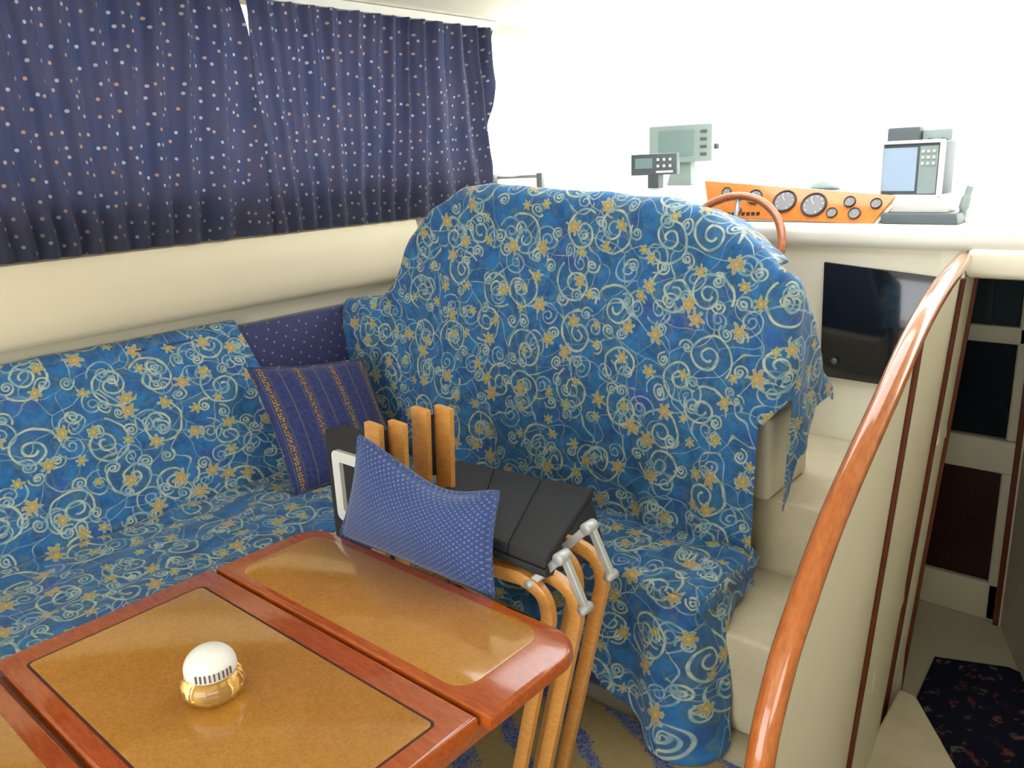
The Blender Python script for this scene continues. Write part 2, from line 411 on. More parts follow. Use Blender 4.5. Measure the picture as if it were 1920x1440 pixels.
# ------------------------------------------------------------------ curtains
def curtain(name, y0, y1, label, seed, gap_top=0, rake=0):
    NY, NZ = 260, 46; v = []; f = []; uv = []
    z0, z1 = 1.384, 2.252
    for i in range(NY + 1):
        u = i / NY
        for j in range(NZ + 1):
            w = j / NZ; z = z0 + (z1 - z0) * w
            y = y0 + (y1 - y0) * u
            if gap_top: y += gap_top * max(0, w - .75) * 4 * (u ** 6 if gap_top < 0 else (1 - u) ** 6)
            if rake: y += rake * (w - 1) * u ** 3
            sl = .10 * math.sin(y * 4 + seed) * (1 - w)           # folds drift sideways on the way down
            q = (y + sl)
            ph = 2 * PI * (q * 9.5 + 1.1 * nz(q, seed, 0, 2.3))
            amp = .026 + .016 * nz(q, 3.1 + seed, w * .6, 3)
            x = -2.862 + amp * math.sin(ph) * (.55 + .45 * w) + .006 * math.sin(ph * 2.7 + 1) * w + .012 * nz(q, w * 1.2, seed, 3.5)
            x += .012 * (1 - w) ** 2 * nz(q * 2, w * 5, seed, 2.2)
            x = min(max(x, -2.915), -2.80)
            v.append((x, y, z)); uv.append((u * abs(y1 - y0) * 1.28, z))
    m = NZ + 1
    for i in range(NY):
        for j in range(NZ): f.append((i * m + j, (i + 1) * m + j, (i + 1) * m + j + 1, i * m + j + 1))
    o = mk(name, v, f, 'curtain', None, True, uv)
    return tag(o, label, 'curtain', 'navy curtains over the port window')
curtain('window_curtain', .3, 1.835, 'navy dotted curtain at the left edge of the port window, away from the windscreen', 1.7, gap_top=-.016)
curtain('window_curtain', 1.83, 3.235, 'navy dotted curtain panel nearest the bright windscreen', 4.3, gap_top=.008, rake=.12)
t = thing('curtain_rail', 'pale narrow curtain track above the navy curtains', 'curtain rail', (-2.87, 1.7, 2.255))
B().box((-2.895, .25, 2.252), (-2.85, 3.25, 2.288), .004).build('track', 'whitep', t)

# ------------------------------------------------------------------ sofa bodies under the throws
sofa = thing('corner_sofa', 'navy dotted corner sofa whose upholstery shows between the two blue throws', 'sofa', (-2.4, 1.6, 0))
boxuv(B().box((-2.92, -.6, .0), (-2.16, 2.27, .425), .03, 3).build('seat_base', 'navy', sofa, True))
boxuv(B().box((-2.16, 1.785, .0), (-.97, 2.25, .425), .03, 3).build('seat_base', 'navy', sofa, True))
bb = B().hexa([(-2.92, -.6, .43), (-2.72, -.6, .43), (-2.72, 2.2, .43), (-2.92, 2.2, .43), (-2.925, -.6, 1.035), (-2.86, -.6, 1.035), (-2.86, 2.2, 1.045), (-2.925, 2.2, 1.045)], .02, 3)
boxuv(auto(bb.build('backrest', 'navy', sofa)))
hs = thing('helm_seat', 'helm seat with cream moulded pedestal, hidden under the large blue throw', 'seat', (-1.6, 2.4, .56))
auto(B().box((-2.5, 2.24, .562), (-.94, 2.55, .84), .02, 3).build('pedestal', 'creamw', hs))
v0 = [(-2.42, 2.20), (-.96, 2.20), (-.92, 2.25), (-.92, 2.52), (-2.42, 2.52)]
auto(B().hexa([(-2.42, 2.175, .842), (-.95, 2.175, .842), (-.905, 2.5, .842), (-2.42, 2.5, .842), (-2.2, 2.24, 1.44), (-1.12, 2.24, 1.40), (-1.1, 2.46, 1.36), (-2.2, 2.46, 1.40)], .03, 3).build('seat_back', 'navy', hs)); boxuv(hs.children[-1])

# ------------------------------------------------------------------ throws
class Grid:
    def __init__(self): self.v = []; self.f = []; self.uv = []
    def add(self, P, UV, keep=None):
        k = len(self.v); n = len(P); m = len(P[0])
        for r in P: self.v += [tuple(p) for p in r]
        for r in UV: self.uv += r
        for i in range(n - 1):
            for j in range(m - 1):
                if keep is None or keep(i, j): self.f.append((k + i * m + j, k + (i + 1) * m + j, k + (i + 1) * m + j + 1, k + i * m + j + 1))
    def build(self, name, mat, parent=None):
        used = sorted({i for q in self.f for i in q}); mp = {a: i for i, a in enumerate(used)}
        o = mk(name, [self.v[i] for i in used], [tuple(mp[i] for i in q) for q in self.f], mat, parent, True, [self.uv[i] for i in used])
        bm = bmesh.new(); bm.from_mesh(o.data); bmesh.ops.remove_doubles(bm, verts=bm.verts, dist=.0015); bm.to_mesh(o.data); bm.free()
        md = o.modifiers.new('thickness', 'SOLIDIFY'); md.thickness = .004; md.offset = 0
        return o

ZT = [(-2.86, 1.075), (-2.62, 1.10), (-2.52, 1.17), (-2.42, 1.36), (-2.28, 1.47), (-2.14, 1.535), (-2.02, 1.545), (-1.6, 1.515), (-1.3, 1.492), (-1.17, 1.468), (-1.06, 1.415), (-.98, 1.36), (-.93, 1.32)]
def Yb(z): return 2.085 + .075 * max(0, (z - .44)) / 1.0
def big_throw():
    G = Grid(); cols = []
    XR = -.935; N1 = 170
    for i in range(N1 + 1):
        x = -2.84 + (XR + 2.84) * i / N1; cols.append((x, 0., (0, -1), lerp_tab(ZT, x), x))
    r = .075
    for i in range(1, 17):
        a = PI / 2 * i / 16; s = XR + r * a
        cols.append((XR + r * math.sin(a), r * (1 - math.cos(a)), (math.sin(a), -math.cos(a)), 1.32 - .04 * i / 16, s))
    for i in range(1, 41):
        d = .30 * i / 40; s = XR + r * PI / 2 + d
        cols.append((XR + r, r + d, (1, 0), lerp_tab([(0, 1.28), (.08, 1.20), (.17, 1.08), (.24, .97), (.30, .92)], d), s))
    sc = XR + r * PI / 4
    hem = [(sc - .045, .84), (sc - .03, .87), (sc + .0, .905), (sc + .04, .93), (sc + .052, .88), (sc + .062, .57), (sc + .10, .60), (sc + .125, .72), (sc + .20, .76), (sc + .24, .85), (sc + .5, .90)]
    def hem_at(s_):
        if s_ < sc - .045: return .452
        for (a, va), (c, vc) in zip(hem, hem[1:]):
            if a <= s_ <= c: return va + (vc - va) * (s_ - a) / (c - a)
        return hem[-1][1]
    P = []; UV = []; Z = []
    NC, NR, NU_, NL_ = 9, 6, 36, 34
    for (x, dy, nn, zt, s) in cols:
        row = []; uvr = []; zz = []; side = dy > r - 1e-6
        ce = (.30 - .20 * min(1, max(0, (x + 1.2) / .22))) if not side else .08
        ce *= min(1, max(.15, (x + 2.86) / .3))
        rr = .05; tl = 0; prev = None
        def put(px_, py_, pz_):
            nonlocal tl, prev
            fold = .009 * nz(s * 1.0, pz_ * .5, 0, 7) + .007 * nz(s, pz_, 5, 15) + .012 * nz(s * .8, pz_ * .35 + 3, 2, 3.2)
            low = max(0, 1 - (pz_ - .44) / .5)
            fold += low * .017 * math.sin(s * 34 + 3 * nz(s, pz_, 1, 2)) * max(0, min(1, (s + 1.6) / .5))
            q = Vector((px_ + nn[0] * fold, py_ + nn[1] * fold, pz_ + .006 * nz(px_ * 9, py_ * 9, 4)))
            if prev is not None: tl += (q - prev).length
            prev = q; row.append(q); uvr.append((s, -tl)); zz.append(pz_)
        yt = Yb(zt) + dy
        for k in range(NC):
            a = ce * (1 - k / NC) + rr
            put(x - nn[0] * a, yt - nn[1] * a, zt - .075 * (a / .35) ** 1.5)
        for k in range(NR):
            an = PI / 2 * k / NR
            put(x - nn[0] * rr * (1 - math.sin(an)), yt - nn[1] * rr * (1 - math.sin(an)), zt - rr * (1 - math.cos(an)))
        zmid = min(max(.86, hem_at(s) + .014), zt - rr - .012); zlow = min(zmid - .012, hem_at(s))
        for k in range(NU_):
            z = (zt - rr) + (zmid - zt + rr) * k / NU_
            put(x, Yb(z) + dy, z)
        for k in range(NL_ + 1):
            z = zmid + (zlow - zmid) * k / NL_
            put(x, Yb(z) + dy, z)
        # set the uv origin so that the pattern runs on at the top fold line
        off = uvr[NC + NR][1]; uvr = [(a, c - off - (1.55 - zt)) for a, c in uvr]
        P.append(row); UV.append(uvr); Z.append(zz)
    keep = lambda i, j: j < NC + NR + NU_ or not (cols[i][4] < sc - .045 <= cols[i + 1][4])
    G.add(P, UV, keep)
    # seat top with a rounded crease
    xs = [-2.12 + (-.910 + 2.12) * i / 90 for i in range(91)]
    P = []; UV = []
    for x in xs:
        row = []; uvr = []
        for k in range(34):
            u = k / 33
            y = 2.125 - u * (2.125 - 1.765); z = .452 + .022 * math.exp(-u * 14) + .012 * math.sin(u * PI) + .008 * nz(x, y, 3, 9) + .006 * nz(x, y, 8, 22) * (1 if x > -1.5 else .4)
            z += .010 * math.sin((x * .7 + y) * 42 + 4 * nz(x, y, 0, 3)) * max(0, min(1, (x + 1.3) / .25)) * (1 - abs(u - .4))
            z = max(z, .436)
            if x > -.965: z -= (x + .965) ** 2 * 14
            if u > .92: z -= (u - .92) ** 2 * 2.4
            row.append(Vector((x, y, z))); uvr.append((x, -1.1 - u * .36))
        P.append(row); UV.append(uvr)
    G.add(P, UV)
    # skirt round the front and the step side
    path = []
    for i in range(71): path.append((-2.12 + (-.975 + 2.12) * i / 70, 1.752, (0, -1)))
    for i in range(1, 11):
        a = PI / 2 * i / 10; path.append((-.975 + .05 * math.sin(a), 1.802 - .05 * math.cos(a), (math.sin(a), -math.cos(a))))
    for i in range(1, 29): path.append((-.925, 1.802 + .30 * i / 28, (1, 0)))
    P = []; UV = []; s = -2.12; prev = None
    for (x, y, nn) in path:
        if prev: s += math.hypot(x - prev[0], y - prev[1])
        prev = (x, y)
        if nn[0] < .01: hm = lerp_tab([(-2.12, .2), (-1.45, .19), (-1.3, .15), (-1.12, .03), (-1.0, .015)], x)
        else: hm = lerp_tab([(1.75, .012), (1.80, .012), (1.84, .03), (1.87, .20), (1.90, .335), (2.1, .345)], y)
        cf = max(0, 1 - abs(s - (-.975 + .04)) / .22)
        row = []; uvr = []
        for k in range(36):
            u = k / 35; z = .447 - (.447 - hm) * u
            d = .447 - z
            out = -.012 + .012 * min(1, u * 6) + d * (.05 + .16 * cf) + min(1, d / .15) * (.018 * math.sin(s * 30 + 2.5 * nz(s, z, 1, 2)) + .012 * nz(s, z, 2, 9))
            if z < .05: out += (.05 - z) * .9 * cf
            if nn[0] > .5 and y > 1.86: out = min(max(out, 0), .05)
            out = max(out, -.012)
            if nn[0] > .5: out = max(out, .004)
            row.append(Vector((x + nn[0] * out, y + nn[1] * out, z))); uvr.append((s, -1.46 - d))
        P.append(row); UV.append(uvr)
    G.add(P, UV)
    return tag(G.build('blue_throw', 'cloth'), 'large blue throw with gold flowers and pale scrolls draped over the helm seat back', 'throw', 'blue scroll-print throws')
big_throw()

def left_throw():
    G = Grid(); P = []; UV = []; NY = 110
    for i in range(NY + 1):
        y0 = -.5 + 2.13 * i / NY; row = []; uvr = []; tl = 0; prev = None
        pts = []
        for k in range(8):
            a = PI * .5 * k / 7; pts.append((-2.905 + .045 * math.sin(a), 1.03 + .035 * math.cos(a)))
        for k in range(1, 41):
            u = k / 40; pts.append((-2.855 + .155 * u + .012 * math.sin(u * PI), 1.03 - .565 * u))
        for k, (x, z) in enumerate(pts):
            u = max(0, (k - 7) / 40)
            y = y0 + .14 * u * (i / NY) ** 6
            fo = .010 * nz(y0, z, 1, 4) + .006 * nz(y0, z, 3, 11)
            q = Vector((max(x + fo, -2.92 if k < 8 else -2.865 + .15 * u), y, z + .006 * nz(y0, 2, 1, 6)))
            if prev is not None: tl += (q - prev).length
            prev = q; row.append(q); uvr.append((y0 * .96 + 7, -tl))
        P.append(row); UV.append(uvr)
    G.add(P, UV)
    P = []; UV = []
    for i in range(120):
        y = -.5 + 2.57 * i / 119; row = []; uvr = []
        for k in range(34):
            u = k / 33; x = -2.70 + u * (2.70 - 2.13)
            z = .450 + .02 * math.exp(-u * 16) + .010 * math.sin(u * PI) + .008 * nz(x, y, 1, 7) + .004 * math.sin((y * .5 + x * 2) * 26 + 4 * nz(x, y, 3, 3))
            if u > .93: z -= (u - .93) ** 2 * 3
            z = max(z, .436)
            row.append(Vector((x, y, z))); uvr.append((y * .96 + 7, -.62 - u * .57))
        P.append(row); UV.append(uvr)
    G.add(P, UV)
    P = []; UV = []
    for i in range(90):
        y = -.5 + 2.24 * i / 89; row = []; uvr = []
        for k in range(16):
            u = k / 15; z = .435 - .40 * u
            row.append(Vector((-2.13 + .012 * min(1, u * 5) + u * (.02 + .012 * math.sin(y * 28)), y, z))); uvr.append((y * .96 + 7, -1.2 - u * .4))
        P.append(row); UV.append(uvr)
    G.add(P, UV)
    return tag(G.build('blue_throw', 'cloth'), 'blue scroll-print throw tucked over the sofa along the port wall under the curtains', 'throw', 'blue scroll-print throws')
left_throw()

# ------------------------------------------------------------------ pillows
def pillow(name, c, T, mat, label, pin=.05, sag=0):
    TL, TR, BR, BL = [Vector(p) for p in c]; N = 30
    nrm = ((TR - TL).cross(BL - TL)).normalized() * -1
    cen = (TL + TR + BR + BL) / 4
    if nrm.dot(EYE - cen) < 0: nrm = -nrm
    w = (TR - TL).length; h = (BL - TL).length
    t = thing(name, label, 'pillow', (cen.x, cen.y, min(p.z for p in (TL, TR, BR, BL))))
    v = []; f = []; uv = []; edge = []
    for side in (1, -1):
        for i in range(N + 1):
            for j in range(N + 1):
                a = i / N; d = j / N
                ea = math.sin(PI * d); eb = math.sin(PI * a)
                a2 = .5 + (a - .5) * (1 - pin * ea); d2 = .5 + (d - .5) * (1 - pin * eb)
                p = TL.lerp(TR, a2).lerp(BL.lerp(BR, a2), d2)
                p.z -= sag * math.sin(PI * a ** 1.35) ** 1.3 * (1 - d) ** 2
                th = (1 - abs(2 * a - 1) ** 2.6) * (1 - abs(2 * d - 1) ** 2.6)
                p = p + nrm * side * T / 2 * th ** .6 + nrm * .006 * nz(a * 3, d * 3, side) * th
                v.append(p); uv.append((a * w, d * h))
    m = N + 1; k = m * m
    for i in range(N):
        for j in range(N):
            q = (i * m + j, i * m + j + 1, (i + 1) * m + j + 1, (i + 1) * m + j); f.append(q); f.append(tuple(k + x for x in q[::-1]))
    cv = mk('cover', v, f, mat, t, True, uv)
    loop = [v[i * m] for i in range(m)] + [v[N * m + j] for j in range(1, m)] + [v[i * m + N] for i in range(N - 1, -1, -1)] + [v[j] for j in range(N - 1, -1, -1)]
    pb = B().tube(loop, .005, 6, False); pp = pb.build('piping', mat, t, True, None); boxuv(pp)
    return t
pillow('striped_pillow', [(-2.70, 1.555, .915), (-2.56, 1.99, .875), (-2.33, 1.965, .475), (-2.46, 1.54, .46)], .13, 'stripe', 'navy striped cushion with brown bands leaning in the sofa corner', pin=.06)
pillow('blue_pillow', [(-1.59, 1.20, .962), (-1.13, 1.215, .915), (-1.115, 1.165, .682), (-1.655, 1.155, .684)], .12, 'pindot', 'blue pin-dot pillow propped between the table edge and the folded chairs', pin=.06, sag=.045)

# ------------------------------------------------------------------ table
tb = thing('dining_table', 'varnished red wood dining table with amber burl inlays and folding leaves', 'table', (-1.3, .5, 0))
ZT0 = .69
def rrect(x0, x1, y0, y1, rad, corners=(1, 1, 1, 1), n=7):
    out = []
    for (cx, cy, a0, k) in ((x0 + rad, y0 + rad, PI, 0), (x1 - rad, y0 + rad, 1.5 * PI, 1), (x1 - rad, y1 - rad, 0, 2), (x0 + rad, y1 - rad, .5 * PI, 3)):
        if corners[k]:
            for i in range(n + 1): a = a0 + .5 * PI * i / n; out.append((cx + rad * math.cos(a), cy + rad * math.sin(a)))
        else: out.append(((x0, y0), (x1, y0), (x1, y1), (x0, y1))[k])
    return out
def slab(name, poly, z0, z1, mat, parent, bev=.006):
    return auto(B().prism(poly, z0, z1, bev, 3).build(name, mat, parent), 35)
mt = slab('main_top', rrect(-1.765, -.862, .362, .842, .01, (0, 0, 0, 0)), ZT0 - .03, ZT0, 'mahog', tb, .007)
slab('inlay', rrect(-1.695, -.908, .404, .780, .012), ZT0 - .001, ZT0 + .0012, 'veneer', mt, .0005)
slab('groove', rrect(-1.70, -.903, .3985, .7855, .014), ZT0 - .001, ZT0 + .0005, 'groove', mt, .0002)
lf = slab('leaf', rrect(-1.755, -.838, .850, 1.146, .085, (0, 0, 1, 1), 10), ZT0 - .024, ZT0 + .003, 'mahog', tb, .012)
slab('leaf_inlay', rrect(-1.695, -.925, .872, 1.112, .05, (1, 1, 1, 1)), ZT0 + .002, ZT0 + .0042, 'veneer', lf, .0005)
nl = slab('leaf', rrect(-1.765, -.862, -.10, .350, .08, (1, 1, 0, 0)), ZT0 - .024, ZT0, 'mahog', tb, .008)
slab('leaf_inlay', rrect(-1.69, -.92, -.04, .312, .012), ZT0 - .001, ZT0 + .0012, 'veneer', nl, .0005)
auto(B().prism(rrect(-1.75, -.873, -.08, 1.13, .08, (1, 1, 1, 1)), ZT0 - .062, ZT0 - .031, 0).build('apron', 'mahogy', tb), 35)
auto(B().prism(rrect(-1.40, -1.20, .40, .60, .04), .02, ZT0 - .06, 0).build('pedestal', 'mahogy', tb), 35)
auto(B().prism(rrect(-1.55, -1.05, .30, .70, .06), 0.0, .03, .01).build('foot', 'mahogy', tb), 35)

# jar with domed lid
jx, jy = -1.30, .590
jar = thing('table_jar', 'small amber glass jar with a white domed slotted lid on the table', 'jar', (jx, jy, ZT0 + .0012))
z = ZT0 + .0016
B().lathe([(.040, 0), (.050, .004), (.056, .016), (.056, .028), (.050, .040), (.044, .046), (.040, .046), (.040, .044)], (jx, jy, z), 48, wav=.035, nw=18).build('glass_body', 'amber', jar, True)
dome = [(.044, 0), (.0475, .003), (.0475, .012)] + [(.0475 * math.cos(a), .012 + .040 * math.sin(a)) for a in [PI / 2 * k / 9 for k in range(1, 9)]] + [(.004, .0521)]
ld = B().lathe(dome, (jx, jy, z + .046), 40).build('lid', 'whitep', jar, True)
d0 = Vector((EYE.x - jx, EYE.y - jy, 0)).normalized(); a0 = math.atan2(d0.y, d0.x)
for k in range(9):
    a = a0 + (k - 3.6) * .17; R_ = .0478
    c = Vector((jx + R_ * math.cos(a), jy + R_ * math.sin(a), z + .046 + .0135))
    B().box(c - Vector((.0015, .0014, .007)), c + Vector((.0015, .0014, .007)), rot=Matrix.Rotation(a, 3, 'Z')).build('slot', 'slot', ld)

# ------------------------------------------------------------------ folded chairs
def folded_chair(y, dx, dz, label, pdx=0):
    t = thing('folding_chair', label, 'chair', (-1.3 + dx, y, 0), 'folded wooden chairs behind the table')
    for k, (oy, ox) in enumerate(((0, 0), (.045, .045))):
        yy = y + oy; q = dx + ox
        # front leg bent over into the armrest
        leg = [(-1.17 + q, yy, .0125), (-1.095 + q, yy, .33 + dz * .5), (-1.036 + q, yy, .58 + dz), (-1.026 + q, yy, .635 + dz), (-1.042 + q, yy, .682 + dz), (-1.09 + q, yy, .704 + dz), (-1.17 + q, yy, .702 + dz), (-1.60 + q + pdx, yy, .665 + dz)]
        auto(B().bar(spline(leg, 5), .024, .034, (0, 1, 0)).build('arm_and_leg', 'beech', t), 50)
        # back post and crossing rear leg
        auto(B().bar([(-1.57 + q + pdx, yy + .03, .975 + dz), (-1.588 + q + pdx, yy + .03, .70 + dz), (-1.60 + q + pdx, yy + .03, .45)], .022, .062, (0, 1, 0)).build('back_post', 'beech', t), 50)
        auto(B().bar([(-1.54 + q + pdx, yy + .028, .47), (-1.62 + q + pdx, yy + .028, .012)], .022, .036, (0, 1, 0)).build('rear_leg', 'beech', t), 50)
        auto(B().bar([(-1.15 + q, yy + .026, .40), (-1.585 + q + pdx, yy + .026, .43)], .018, .03, (0, 1, 0)).build('seat_rail', 'beech', t), 50)
    # grey folding bracket straddling the arms at the front
    top = Vector((-1.035 + dx + .03, y + .03, .775 + dz))
    B().bar([top, Vector((-1.07 + dx, y - .0, .705 + dz))], .016, .020, (0, 1, 0)).build('bracket', 'steel', t)
    B().bar([top + Vector((0, .004, .004)), Vector((-1.0 + dx + .045, y + .045, .655 + dz))], .016, .020, (0, 1, 0)).build('bracket', 'steel', t)
    for e in (Vector((-1.07 + dx, y, .705 + dz)), Vector((-.955 + dx, y + .045, .655 + dz))): B().lathe([(0, -.018), (.011, -.017), (.012, .017), (0, .018)], e, 12, (0, 1, 0)).build('pivot', 'steel', t, True)
    B().lathe([(.013, -.02), (.015, -.018), (.015, .018), (.013, .02)], top, 14, (0, 1, 0)).build('pivot', 'steel', t, True)
    # slack black canvas between the posts
    P = []
    for i in range(9):
        u = i / 8
        P.append([Vector((-1.57 + dx + pdx + .045 * u - .03 * math.sin(PI * u), y + .02 + .07 * u - .0, .965 + dz - .18 * k / 6 - .02 * math.sin(PI * u))) for k in range(7)])
    g = Grid(); g.add(P, [[(0, 0)] * 7] * 9); g.build('back_canvas', 'black', t)
    P = []
    for i in range(9):
        u = i / 8
        P.append([Vector((-1.20 + dx - .33 * k / 6, y + .012 + .055 * u, .43 - .16 * math.sin(PI * u))) for k in range(7)])
    g = Grid(); g.add(P, [[(0, 0)] * 7] * 9); g.build('seat_canvas', 'black', t)
    return t
folded_chair(1.255, -.005, -.012, 'folded honey-wood chair nearest the table, behind the blue pillow', -.06)
folded_chair(1.395, -.03, .0, 'folded honey-wood chair with tall back posts next to the blue covered bench')
# black seat pad lying across the chairs
pd = thing('seat_pad', 'folded black canvas seat pad lying on top of the wooden chairs', 'seat pad', (-1.5, 1.6, .5))
c4 = [Vector((-1.78, 1.70, .70)), Vector((-1.265, 1.764, .70)), Vector((-1.02, 1.24, .777)), Vector((-1.37, 1.255, .777))]
nn = (c4[1] - c4[0]).cross(c4[3] - c4[0]).normalized()
if nn.z < 0: nn = -nn
for k, (u0, u1) in enumerate(((0, .33), (.332, .665), (.667, 1))):
    def q(u, w): return c4[0].lerp(c4[1], u).lerp(c4[3].lerp(c4[2], u), w)
    top = [q(u0, 0), q(u1, 0), q(u1, 1), q(u0, 1)]
    auto(B().hexa([p - nn * .028 for p in top] + top, .006, 3).build('panel', 'black', pd), 60)
auto(B().hexa([c4[0] + Vector((0, .12, -.232)), c4[1] + Vector((0, .06, -.232)), c4[2] - Vector((0, 0, .052)), c4[3] - Vector((0, 0, .052))] + [p - nn * .030 for p in c4], .006, 2).build('lower_layer', 'black', pd), 60)
# black case with a white square ring
cs = thing('carry_case', 'upright black case with a white rectangular ring, left of the blue pillow', 'case', (-1.88, 1.36, 0))
auto(B().box((-1.985, 1.36, .0112), (-1.715, 1.44, .862), .02, 3).build('body', 'black', cs), 50)
X0, X1, Z0, Z1, q = -1.93, -1.76, .585, .812, .034
po = rrect(X0, X1, Z0, Z1, .022); pi_ = rrect(X0 + q, X1 - q, Z0 + q, Z1 - q, .006); n = len(po)
v = [(x, yy, z) for yy in (1.346, 1.3605) for pl in (po, pi_) for x, z in pl]; f = []
for k in range(n):
    m = (k + 1) % n
    f += [(k, m, n + m, n + k), (2 * n + k, 3 * n + k, 3 * n + m, 2 * n + m), (k, 2 * n + k, 2 * n + m, m), (n + k, n + m, 3 * n + m, 3 * n + k)]
b = B().add(v, f)
o = b.build('ring', 'whitep', cs); o['label'] = 'white rectangular ring'

# rug in front of the bench
rg = B().prism([(-2.0, .9), (-.72, .95), (-.76, 1.74), (-2.05, 1.72)], .001, .011, .003).build('rug', 'rug')
tag(rg, 'mottled gold and blue rug on the floor beside the chair legs', 'rug')

# ------------------------------------------------------------------ handrail and companionway side
def PX(x, y, X0):
    r = RW @ np.array([x - 960, y - 720, FPX]); k = (X0 - EYE.x) / r[0]; return Vector((EYE.x + r[0] * k, EYE.y + r[1] * k, EYE.z + r[2] * k))
hr = thing('stair_handrail', 'curved varnished red-brown handrail rising beside the cream steps', 'handrail', (-.48, 1.1, 0))
rp = [Vector((-.48, 1.125, 0.0)), Vector((-.48, 1.135, .30)), PX(1424, 1440, -.48), PX(1460, 1270, -.48), PX(1497, 1150, -.48), PX(1566, 960, -.48), PX(1664, 740, -.485), PX(1722, 612, -.505), PX(1768, 535, -.54), PX(1806, 487, -.60)]
rpath = spline(rp, 10)
B().tube(rpath, .0255, 20).build('rail', 'rail', hr, True)
def rail_z(y):
    best = None
    for a, c in zip(rpath, rpath[1:]):
        if a.y <= y <= c.y and a.z > .3: t = (y - a.y) / max(1e-6, c.y - a.y); best = a.z + (c.z - a.z) * t
    return best if best is not None else 1.28
cw = thing('stair_side_panel', 'cream convex side panels with dark wood strips under the handrail', 'panel', (-.55, 2.0, -.4))
def rail_x(y):
    for a, c in zip(rpath, rpath[1:]):
        if a.y <= y <= c.y and a.z > .3: return a.x + (c.x - a.x) * (y - a.y) / max(1e-6, c.y - a.y)
    return -.592 if y > 2 else -.48
def pxz(y, z): return rail_x(y) - .010 - .068 * (min(rail_z(y), 1.25) - z)
def board(y0, y1, bulge, zb):
    NU = 14; v = []; f = []
    for side in (0, 1):
        for i in range(NU + 1):
            y = y0 + (y1 - y0) * i / NU; zt = min(rail_z(y) - .012, 1.27) if y < 2.89 else 1.19
            bu = bulge * (1 - (2 * i / NU - 1) ** 2)
            for z in (zb, zb + (zt - zb) * .5, zt):
                x = pxz(y, z) + (bu if side == 0 else -.012); v.append((x, y, z))
    m = 3; k = (NU + 1) * m
    for i in range(NU):
        for j in range(2):
            q = (i * m + j, (i + 1) * m + j, (i + 1) * m + j + 1, i * m + j + 1); f.append(q); f.append(tuple(k + x for x in q[::-1]))
        f.append((i * m + 2, (i + 1) * m + 2, k + (i + 1) * m + 2, k + i * m + 2)); f.append((i * m, k + i * m, k + (i + 1) * m, (i + 1) * m))
    for i in (0, NU):
        for j in range(2): f.append((i * m + j, i * m + j + 1, k + i * m + j + 1, k + i * m + j))
    return auto(mk('board', v, f, 'creamw', cw), 45)
board(1.14, 2.135, .020, -.69); board(2.165, 2.885, .030, -.69); board(2.915, 3.085, .012, -.69)
for yy, ztop in ((2.15, None), (2.90, 1.19), (3.098, 1.19)):
    zt = ztop or rail_z(yy) - .015
    zb = -.69
    B().hexa([(pxz(yy, zb) - .012, yy - .011, zb), (pxz(yy, zb) + .012, yy - .011, zb), (pxz(yy, zb) + .012, yy + .011, zb), (pxz(yy, zb) - .012, yy + .011, zb), (pxz(yy, zt) - .012, yy - .011, zt), (pxz(yy, zt) + .012, yy - .011, zt), (pxz(yy, zt) + .012, yy + .011, zt), (pxz(yy, zt) - .012, yy + .011, zt)], .003, 2).build('wood_strip', 'strip', cw)

# ------------------------------------------------------------------ helm console and dash
b = B()
b.box((-2.93, 2.94, .3), (-.665, 3.05, 1.30)); b.box((-.67, 2.94, .6), (-.635, 3.05, 1.2)); b.box((-.68, 2.93, 1.16), (-.605, 3.05, 1.275)); struct(b.build('wall_console', 'ceil'))  # lighter headliner cream here imitates glare on the console face
struct(auto(B().box((-2.93, 2.91, 1.272), (1.3, 3.12, 1.352), .03, 4).build('trim_2', 'white')))
struct(auto(B().box((-.60, 2.90, 1.192), (1.3, 3.0, 1.285), .02, 3).build('trim_3', 'ceil')))  # beam in the same lighter cream, glare put into the colour
struct(B().hexa([(-2.93, 3.06, 1.20), (1.3, 3.06, 1.20), (1.3, 4.75, 1.20), (-2.93, 4.75, 1.20), (-2.93, 3.06, 1.35), (1.3, 3.06, 1.35), (1.3, 4.75, 1.40), (-2.93, 4.75, 1.40)]).build('wall_dash', 'white'))
struct(auto(B().hexa([(-2.93, 3.16, 1.34), (-.98, 3.2, 1.34), (-.98, 4.7, 1.34), (-2.93, 4.7, 1.34), (-2.93, 3.24, 1.47), (-1.0, 3.26, 1.44), (-1.0, 4.7, 1.46), (-2.93, 4.7, 1.49)], .02, 3).build('trim_5', 'white')))
# dark smoked locker door in the console
dk = thing('console_locker_door', 'dark smoked acrylic door set in the cream helm console', 'locker door', (-.88, 2.93, .79))
auto(B().hexa([(-1.052, 2.925, .797), (-.68, 2.925, .79), (-.68, 2.94, .79), (-1.052, 2.94, .797), (-1.06, 2.925, 1.22), (-.68, 2.925, 1.186), (-.68, 2.94, 1.186), (-1.06, 2.94, 1.22)], .003, 2).build('door_panel', 'smoked', dk))
B().lathe([(.0, 0), (.011, 0), (.012, .006), (.008, .010), (0, .010)], (-1.00, 2.925, .86), 16, (0, -1, 0)).build('knob', 'glaredk', dk, True)
